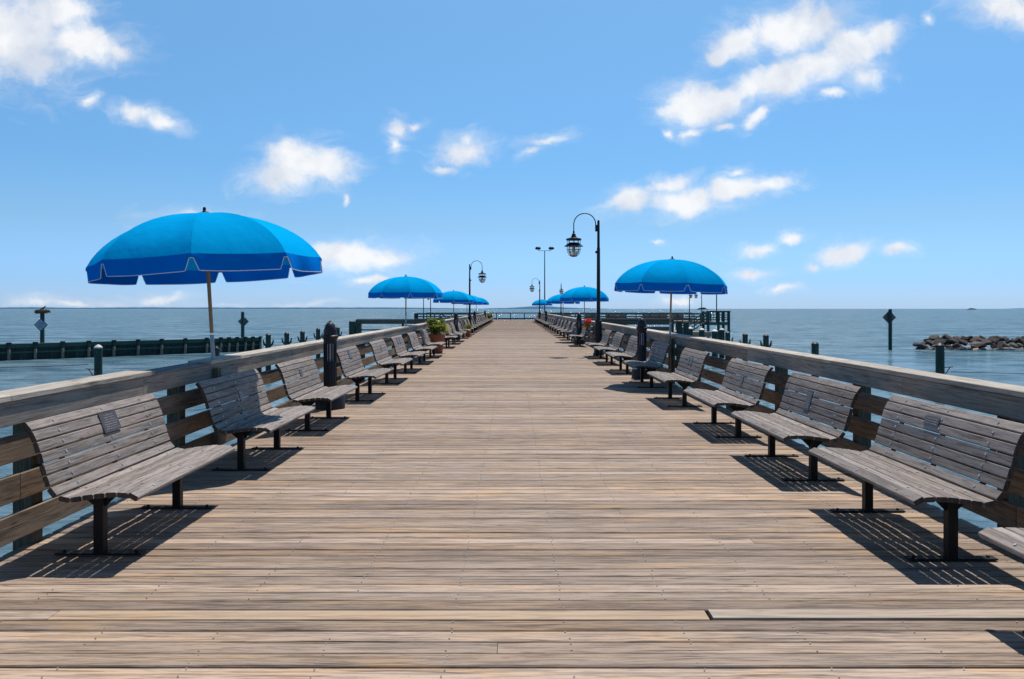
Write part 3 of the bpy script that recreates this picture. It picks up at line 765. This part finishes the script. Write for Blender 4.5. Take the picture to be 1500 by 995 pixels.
for mt,c_,rr,nn,ss in (('leaf',(0,0,-.02),.17,160,.10),('rflower',(.06,-.03,.14),.15,260,.09),('rflower',(-.02,-.05,-.04),.09,90,.07),('pflower',(-.12,-.05,.1),.08,60,.06),('oflower',(-.05,-.1,-.08),.11,110,.07)):
    m=MB(); leaves(m,c_,rr,nn,ss,.9); m.build('leaves' if mt=='leaf' else 'flowers',M[mt],bq)
m=MB(); m.tube([(0,0,-.3),(0,0,.05)],.025,6); m.build('stem',M['leaf'],bq)
pot((6.6,47.3,.004),.36,.24,lab='low pot of red flowers on the right side dock beyond the railing',fol=(.5,.24,260,.1),flower=[(M['rflower'],(0,0,.66),.25,260,.09)])

# ------------------------------------------------------------------ side docks and T-head
def slab(name,x0,x1,y0,y1,z):
    m=MB(); yy=y0
    while yy<y1-.01:
        e=min(yy+.142,y1); m.box(x0,x1,yy,e-.006,z-.04,z+random.uniform(-.002,.002)); yy=e
    m.box(x0+.02,x1-.02,y0+.02,y1-.02,z-.4,z-.045)
    return tag(m.build(name,M['deck']),kind='structure')
slab('left_side_dock',-9.5,-3.56,46.3,50,-.004)
slab('right_side_dock',3.66,10.0,47.0,52,-.004)
slab('pier_head',-13.2,27,YE+.0-4.5+4.6,120,-.002)
slab('pier_head_left_arm',-13.2,-3.75,108.2,112.69,-.002)
slab('pier_head_right_arm',3.8,27,108.2,112.69,-.002)
slab('lower_dock',10.4,16.4,66,73,-.25)
def piles(x0,x1,ys,z1,name,lab,mat,step=3.2,rad=.16,group=None):
    n=max(1,round((x1-x0)/step)); base=None
    for y_ in ys:
        for i in range(n+1):
            if base is None:
                m=MB(); m.lathe([(rad,-3.0-z1),(rad*.97,0),(.0001,.001)],n=14); base=m.build(name,mat); o=base
            else: o=base.copy(); COL.objects.link(o)
            o.location=(x0+(x1-x0)*i/n,y_,z1); tag(o,lab,'pile',group)
piles(-9.3,-5.0,[46.6],-.41,'dock_pile','green timber pile under the front edge of the left side dock',M['green'],group='piles under the left side dock')
piles(5.2,9.8,[47.3],-.41,'dock_pile','green timber pile under the front edge of the right side dock',M['green'],group='piles under the right side dock')
piles(5,26.5,[108.5],-.41,'dock_pile','distant pile under the right arm of the pier head',M['green'],4.2,group='piles under the right arm of the pier head')
piles(-12.9,-5,[108.5],-.41,'dock_pile','distant pile under the left arm of the pier head',M['green'],4.2,group='piles under the left arm of the pier head')
def dock_railing(x0,x1,y_,z0,boards,label,posts=2.4,big=None,mat='railx',capw=.2,group=None,zt=1.07):
    root=empty('dock_railing',(x0,y_,z0)); tag(root,label,'railing',group or 'timber railings of the docks')
    m=MB(); m.board(((x1-x0)/2,0,zt),Y,Z,X,capw,.04,x1-x0,.004); m.build('cap_board',M['capdark'],root)
    for (a,c) in boards:
        m=MB(); m.board(((x1-x0)/2,-.03,(a+c)/2),Z,Y,X,c-a,.038,x1-x0-.02,.003); m.build('rail_board',M[mat],root)
    n=max(1,round((x1-x0)/posts)); base=None
    for i in range(n+1):
        if base is None:
            m=MB(); m.board((0,0,zt/2-.02),X,Y,Z,.13,.12,zt-.02,.004); base=m.build('post',M['green'],root); o=base
        else: o=base.copy(); COL.objects.link(o); o.parent=root
        o.location=((x1-x0)*i/n,.06,0)
    return root
dock_railing(-9.1,-3.75,46.4,0,[(.80,1.04),(.42,.5)],'dark railing along the left side dock nearer the camera',2.7)
m=MB(); m.board((0,0,-.6),X,Y,Z,.34,.34,3.1,.02); m.board((.36,.02,-.62),X,Y,Z,.30,.30,3.0,.02)
tag(m.build('corner_post',M['green'],loc=(-9.3,46.15,0)),'thick green double corner post of the near left side dock','post')
dock_railing(3.8,9.4,47.1,0,[(.74,1.04),(.38,.62),(.05,.3)],'grey-capped dark railing along the right side dock',2.7,capw=.45)
m=MB(); m.board((0,0,-.6),X,Y,Z,.3,.3,3.1,.02); m.board((.42,.1,-.62),X,Y,Z,.28,.28,3.0,.02)
tag(m.build('corner_post',M['green'],loc=(9.75,46.95,0)),'thick green double corner post of the right side dock','post')
TH=[(.86,1.04),(.52,.68),(.08,.32)]
dock_railing(-13,-3.7,108.3,0,TH,'distant railing along the left arm of the pier head',2.3)
dock_railing(3.8,26.8,108.3,0,TH,'long distant railing along the right arm of the pier head',2.3)
dock_railing(-13,26.8,119.8,0,[(.93,1.04),(.06,.28)],'low open railing closing the far end of the pier',2.05,group='timber railings of the docks')
m=MB(); m.board((0,0,-.6),X,Y,Z,.5,.4,3.3,.02); tag(m.build('corner_post',M['green'],loc=(-13.15,108.1,0)),'green corner post at the left end of the pier head','post')
# benches' backs along the pier-head railing
base=None
for i,x_ in enumerate((5.3,7.0,10.6,13.4,14.6,18.6,20.2,22.4)):
    if base is None:
        root=empty('dock_bench'); 
        m=MB(); [m.board((0,0,.5+.13*j),Z,Y,X,.115,.035,1.7) for j in range(4)]; m.build('backrest',M['brownpanel'],root)
        m=MB(); m.board((0,-.25,.42),Y,Z,X,.42,.04,1.7); m.build('seat',M['brownpanel'],root)
        for s in (-.7,.7):
            m=MB(); m.board((0,-.12,.2),X,Y,Z,.08,.3,.4); m.build('leg',M['black'],root,(s,0,0))
        base=root; o=root; DB=list(root.children)
    else:
        o=base.copy(); COL.objects.link(o)
        for ch in DB: copy_tree(ch,o)
    o.location=(x_,109.1,.002); tag(o,'tiny brown bench behind the railing of the right pier head arm','bench','brown benches on the pier head')
# stair landing
ld=empty('stair_landing',(17.0,70,.5)); tag(ld,'raised green timber landing with lattice railing and a stair going down to the left','landing')
m=MB()
for j in range(12): m.box(0,2.0,.142*j*1.2,.142*j*1.2+.16,-.04,0)
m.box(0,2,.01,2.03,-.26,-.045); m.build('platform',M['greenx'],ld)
for (x_,y_) in ((.1,.1),(1.9,.1),(.1,1.9),(1.9,1.9),(1.0,.1)):
    m=MB(); m.board((x_,y_,-1.1),X,Y,Z,.2,.2,4.1); m.build('post',M['green'],ld)
m=MB()
for z_ in (.22,.42,.62,.9): m.board((1.0,.0,z_),Z,Y,X,.07 if z_<.9 else .1,.03,2.0)
for i in range(1,8): m.board((.25*i,-.035,.5),X,Y,Z,.05,.03,.82)
m.build('lattice_railing',M['green'],ld)
m=MB(); m.board((1.0,-.02,.97),Y,Z,X,.16,.04,2.15); m.build('cap_board',M['capdark'],ld)
m=MB(); m.board((1.95,1.1,.965),X,Z,Y,.16,.04,1.9); m.build('cap_board',M['capdark'],ld)
m=MB(); dx=Vector((-2.3,0,-1.35)); dn=dx.normalized(); upn=Vector((-dn.z,0,dn.x)); L=dx.length
for z_ in (.95,.65,.38,.05): m.board(Vector((0,.0,z_))+dx*.5,upn,Y,dn,.09,.04,L)
for i in range(5): p_=dx*(i/4.5); m.board(p_+Vector((-.1,.03,.45)),X,Y,Z,.08,.05,1.0)
for i in range(6): p_=dx*((i+.5)/6.2); m.board(p_+Vector((0,.8,0)),X,Z,Y,.3,.04,1.4)
m.build('stair',M['green'],ld)
# left pier head stair rail
m=MB(); dx=Vector((2.4,0,-1.0)); dn=dx.normalized(); upn=Vector((-dn.z,0,dn.x))
for z_ in (1.0,.6): m.board(Vector((0,0,z_))+dx*.5,upn,Y,dn,.14,.05,dx.length)
for i in range(4): m.board(dx*(i/3)+Vector((0,.04,.5)),X,Y,Z,.1,.08,1.0)
tag(m.build('stair_railing',M['railx'],loc=(-9.7,104.8,.0)),'sloping stair handrail in front of the left pier head railing','railing')

# ------------------------------------------------------------------ mooring piles
def W(px,Y_): return (px-CX)*Y_/F
def Zt(py,Y_): return CAMZ-(py-HY)*Y_/F
def mpile(px,py,Y_,rad=.15,wings=True,cap='black',lab='',seg=14,bracket=0,group='mooring piles standing in the water'):
    z=Zt(py,Y_); root=empty('mooring_pile',(W(px,Y_),Y_,z)); tag(root,lab,'pile',group)
    m=MB(); m.lathe([(rad*1.05,-3.2-z),(rad,-1),(rad*.98,-.12)],n=seg); m.build('shaft',M['green'],root)
    m=MB(); m.lathe([(rad*1.05,-.16),(rad*1.05,-.11),(rad*.5,-.035),(.0001,0)],n=seg); m.build('cap',M[{'black':'lamp','white':'white'}[cap]],root)
    if wings:
        m=MB()
        for s in (-1,1):
            m.tube([(s*rad*.8,0,-.75),(s*rad*1.6,0,-.62),(s*rad*1.95,0,-.38)],[.05,.06,.03],6)
        m.build('cleat_arms',M['green'],root)
    if bracket:
        m=MB(); s=bracket
        m.tube([(s*rad,0,-1.0),(s*(rad+.36),0,-.98)],.018,6); m.tube([(s*rad,0,-1.35),(s*(rad+.24),0,-.99)],.018,6); m.build('bracket',M['rope'],root)
    return root
LL=[(393,488,45.5),(420,486,48),(443,484,51),(466,480,55),(495,478.5,61)]
nm=['leftmost of the row of five green piles behind the left railing','second from left in the row of five green piles behind the left railing','middle one of the five green piles behind the left railing','fourth of the five green piles, just left of the left bollard','fifth green pile, directly behind the top of the left bollard']
for (a,n_) in zip(LL,nm): mpile(*a,lab=n_)
mpile(144,504.5,32,wings=False,cap='white',lab='green pile with rounded white cap in front of the left bulkhead',bracket=-1)
mpile(317,507,30,.12,wings=False,lab='green pile mostly hidden behind the pole of the largest umbrella')
RL=[(1066,485,47,'green pile beside the stair landing, leftmost of three winged piles on the right'),(1091.5,487.5,45,'middle of the three winged piles right of the landing'),(1122,489,43,'rightmost of the three winged piles right of the landing')]
for a in RL: mpile(a[0],a[1],a[2],lab=a[3])
mpile(1194,500,34,wings=False,lab='plain dark green pile standing alone between the winged piles and the diamond marker')
mpile(1377,502,32.2,.165,wings=False,lab='thick green pile in front of the rock jetty with a small bracket',bracket=1)
for px,py,Y_,lb in ((997,477,63,'white-peaked pile farthest left below the stair'),(1011,479,58.5,'white-peaked pile second from left below the stair'),(1028,480.6,55,'white-peaked pile third from left below the stair'),(1047,482.6,52,'white-peaked pile below the middle of the landing'),(1057.5,480.8,60,'white-peaked pile below the right end of the landing')):
    mpile(px,py,Y_,.2,wings=False,cap='white',lab=lb,seg=12)
def rope(p0,p1,sag,lab):
    m=MB(); pts=[Vector(p0).lerp(Vector(p1),i/14)+Vector((0,0,-sag*4*(i/14)*(1-i/14))) for i in range(15)]
    m.tube(pts,.014,5); tag(m.build('mooring_rope',M['rope']),lab,'rope')
rope((W(144,32)-.4,32,-.55),(-34,33,-.35),.25,'thin mooring line stretching left from the white-capped pile')
rope((W(1377,32.2)+.45,32.2,-.85),(33,33,-.8),.15,'thin mooring line stretching right from the bracketed pile')

# ------------------------------------------------------------------ left bulkhead
bk=empty('bulkhead',(0,0,-2.0)); tag(bk,'long green timber bulkhead with capped piles in the water at left','breakwater')
A=Vector((-52,42.2,0)); Bv=Vector((-22.1,69.8,0)); dv=(Bv-A); Lk=dv.length; dv.normalize(); nv=Vector((dv.y,-dv.x,0))  # nv toward camera
m=MB(); n=int(Lk/.28)
for i in range(n):
    c=A+dv*(.28*(i+.5)); m.board(c+Vector((0,0,.28+random.uniform(-.02,.02))),dv,nv,Z,.265,.06,1.5,.01)
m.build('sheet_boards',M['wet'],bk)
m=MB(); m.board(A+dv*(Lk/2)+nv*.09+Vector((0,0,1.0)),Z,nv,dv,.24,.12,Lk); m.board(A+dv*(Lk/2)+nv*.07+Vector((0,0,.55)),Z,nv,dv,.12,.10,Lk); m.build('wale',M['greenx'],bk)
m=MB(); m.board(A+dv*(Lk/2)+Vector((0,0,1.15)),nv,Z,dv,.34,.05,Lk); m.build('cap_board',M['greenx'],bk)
m=MB(); m.board(A+dv*(Lk/2)-nv*.08+Vector((0,0,.2)),Z,nv,dv,1.6,.05,Lk); m.build('light_stop_backing',M['wet'],bk)  # added solid backing, stops light leaking between the sheet boards
base=None
for px in (-66,-27,12,50.7,90.7,129,165.6,201,235.5,270,301.5,322,334,346,358,369,380):
    k_=(px-CX)/F; t=(A.x-k_*A.y)/(k_*dv.y-dv.x)
    c=A+dv*t+nv*.22
    if base is None:
        m=MB(); m.lathe([(.10,-1),(.10,1.18)],n=10); base=m.build('pile',M['green'],bk)
        q=MB(); q.lathe([(.17,1.17),(.18,1.27),(.0001,1.29)],n=10,r=0); q.build('pile_cap',M['lamp'],base)
        q=MB(); q.lathe([(.108,-1),(.108,.15),(.105,.75),(.09,.78)],n=10); q.build('barnacle_growth',M['barnacle'],base); o=base
    else:
        o=base.copy(); COL.objects.link(o); o.parent=bk
        for ch in base.children: copy_tree(ch,o)
    o.location=c
# ------------------------------------------------------------------ channel markers
def diamond(m,s,t,y0): m.add([(0,y0,s),(s,y0,0),(0,y0,-s),(-s,y0,0),(0,y0+t,s),(s,y0+t,0),(0,y0+t,-s),(-s,y0+t,0)],[(0,3,2,1),(4,5,6,7),(0,1,5,4),(1,2,6,5),(2,3,7,6),(3,0,4,7)])
def marker(px,ytop,ysign,Y_,lab,face,half=.5):
    root=empty('channel_marker',(W(px,Y_),Y_,0)); tag(root,lab,'marker post')
    zt=Zt(ytop,Y_); zs=Zt(ysign,Y_)
    m=MB(); m.lathe([(.16,-3),(.15,zt-.1),(.12,zt),(.0001,zt+.03)],n=12); m.build('post',M['green'],root)
    m=MB(); diamond(m,half,.03,-.20 if face else .18); sg=m.build('sign',M['signblue'] if face else M['signback'],root,(0,0,zs)); 
    if face:
        m=MB(); diamond(m,half*.84,.01,-.212); m.build('sign_face',M['sign'],sg)
        m=MB()
        for r_ in range(5):
            w_=half*.5*(1-abs(r_-2)/4); z_=.2-.1*r_; x=-w_
            while x<w_: l_=random.uniform(.03,.08); m.box(x,x+l_,-.2175,-.2125,z_-.02,z_+.02); x+=l_+.03
        m.build('lettering',M['signblue'],sg)
    return root,zt
rt,zt=marker(62,459,476,60.8,'marker post with blue-edged diamond sign and a nest on top at left',True,.52)
marker(355.5,457,471,71.5,'marker post with grey diamond board rising behind the end of the bulkhead',False,.5)
marker(1304,453,465,72,'marker post with diamond board standing in open water left of the rocks',False,.63)
random.seed(3)
m=MB()
for _ in range(260):
    a=random.uniform(0,6.28); rr=random.uniform(.1,.62); z_=random.uniform(-.02,.28); an=a+1.57+random.uniform(-.6,.6); l_=random.uniform(.2,.5)
    c=Vector((rr*math.cos(a),rr*math.sin(a),z_)); d_=Vector((math.cos(an),math.sin(an),random.uniform(-.35,.35)))*l_/2
    m.tube([c-d_,c+d_],.016,4)
m.lathe([(.0001,0),(.55,.03),(.62,.2),(.3,.15),(.0001,.14)],n=12)
tag(m.build('nest',M['twig'],loc=(W(62,60.8),60.8,zt+.02)),'large stick nest on top of the left diamond marker','nest').scale=(.85,.85,.85)
# bird: skinned continuous body
def bird(loc):
    me=D.meshes.new('osprey'); P=[(0,0,.28),(.12,0,.36),(.2,0,.47),(.30,0,.47),(-.16,0,.2),(-.38,0,.08),(.02,.05,.16),(.03,.05,.0),(.02,-.05,.16),(.03,-.05,.0)]
    me.from_pydata(P,[(0,1),(1,2),(2,3),(0,4),(4,5),(0,6),(6,7),(0,8),(8,9)],[])
    o=D.objects.new('bird',me); COL.objects.link(o); sk=o.modifiers.new('s','SKIN')
    rad=[.12,.10,.065,.015,.09,.03,.035,.014,.035,.014]
    for i,v in enumerate(me.skin_vertices[0].data): v.radius=(rad[i],rad[i]*.9); 
    me.skin_vertices[0].data[0].use_root=True
    o.modifiers.new('ss','SUBSURF').levels=1; o.modifiers['ss'].render_levels=1; me.materials.append(M['bird'])
    o.location=loc; o.rotation_euler=(0,0,.4); o.scale=(.65,)*3; return tag(o,'small dark bird perched on the nest','bird')
bird((W(63.5,60.8),60.8,zt+.22))

# ------------------------------------------------------------------ rock jetty
random.seed(9)
import bmesh
RM=[]
for v in range(9):
    bm=bmesh.new(); bmesh.ops.create_icosphere(bm,subdivisions=3,radius=1)
    # planar cuts for an angular quarried block
    pl=[(Vector((random.gauss(0,1),random.gauss(0,1),random.gauss(0,1))).normalized(),random.uniform(.38,.72)) for _ in range(11)]
    for vt in bm.verts:
        for n_,d_ in pl:
            e=vt.co.dot(n_)-d_
            if e>0: vt.co-=n_*e*.93
        vt.co*=1+.09*noise.noise(vt.co*2.1+Vector((v*7,0,0)))
    me=D.meshes.new('boulder'); bm.to_mesh(me); bm.free()
    a=me.attributes.new('rnd','FLOAT','FACE'); a.data.foreach_set('value',[random.random()]*len(me.polygons))
    me.materials.append(M[('rock','rockdark','rock','rock','rockdark','rock','rockpale','rockdark','rockdark')[v]]); RM.append(me)
def rockz(x): return .55+.45*min(1,(x-36)/3.5)
x=37.0; k=0
while x<52:
    for lay in range(4):
        me=random.choice([RM[i] for i in ((3,6,0,2),(0,2,5,7,3),(1,4,8,0,7),(1,4,8,8))[lay]])
        if lay==3 and x<38: continue
        o=D.objects.new('boulder',me); COL.objects.link(o)
        h=rockz(x); f=(0.0,.38,.72,.95)[lay]
        o.location=(x+random.uniform(-.3,.3),71.6+lay*.9+random.uniform(-.25,.25),-2.05+f*h*.95+random.uniform(-.08,.08))
        s=random.uniform(.36,.66); o.scale=(s*random.uniform(1.0,1.6),s*random.uniform(.9,1.2),s*random.uniform(.55,.85)); o.rotation_euler=(random.uniform(-.35,.35),random.uniform(-.35,.35),random.uniform(0,6.28))
        nm_=('pale wet boulder at the waterline of the rock jetty','brown boulder on the middle slope of the rock jetty','dark boulder on the upper slope of the rock jetty','dark boulder along the crest of the rock jetty')[lay]
        tag(o,nm_,'boulder','boulders of the rock jetty at '+('waterline','middle slope','upper slope','crest')[lay])
    x+=random.uniform(.5,.8)
for (px,py,s) in ((1381,497,.62),(1391,497,.55),(1412,494.5,.62)):
    o=D.objects.new('boulder',RM[1 if px!=1391 else 4]); COL.objects.link(o); o.location=(W(px,74.2),74.2,Zt(py+3,74.2)); o.scale=(s,s*.9,s*.75); o.rotation_euler=(.3,.2,px)
    tag(o,{1381:'dark boulder sticking up near the left end of the jetty crest',1391:'boulder just right of the left crest boulder',1412:'highest squarish dark boulder on top of the rock jetty'}[px],'boulder','raised boulders on the jetty crest')

# ------------------------------------------------------------------ camera and render
cd=D.cameras.new('camera'); cam=D.objects.new('camera',cd); COL.objects.link(cam); S.camera=cam
cam.location=(0,0,CAMZ); cam.rotation_euler=(R(90),R(0.0),0)
cd.sensor_width=36; cd.lens=F/1500*36; cd.shift_x=-(CX-750)/1500; cd.shift_y=-(497.5-HY)/1500
cd.clip_start=.05; cd.clip_end=20000
S.render.engine='CYCLES'
S.view_settings.view_transform='Standard'; S.view_settings.look='None'; S.view_settings.exposure=0
S.render.resolution_x=1024; S.render.resolution_y=679
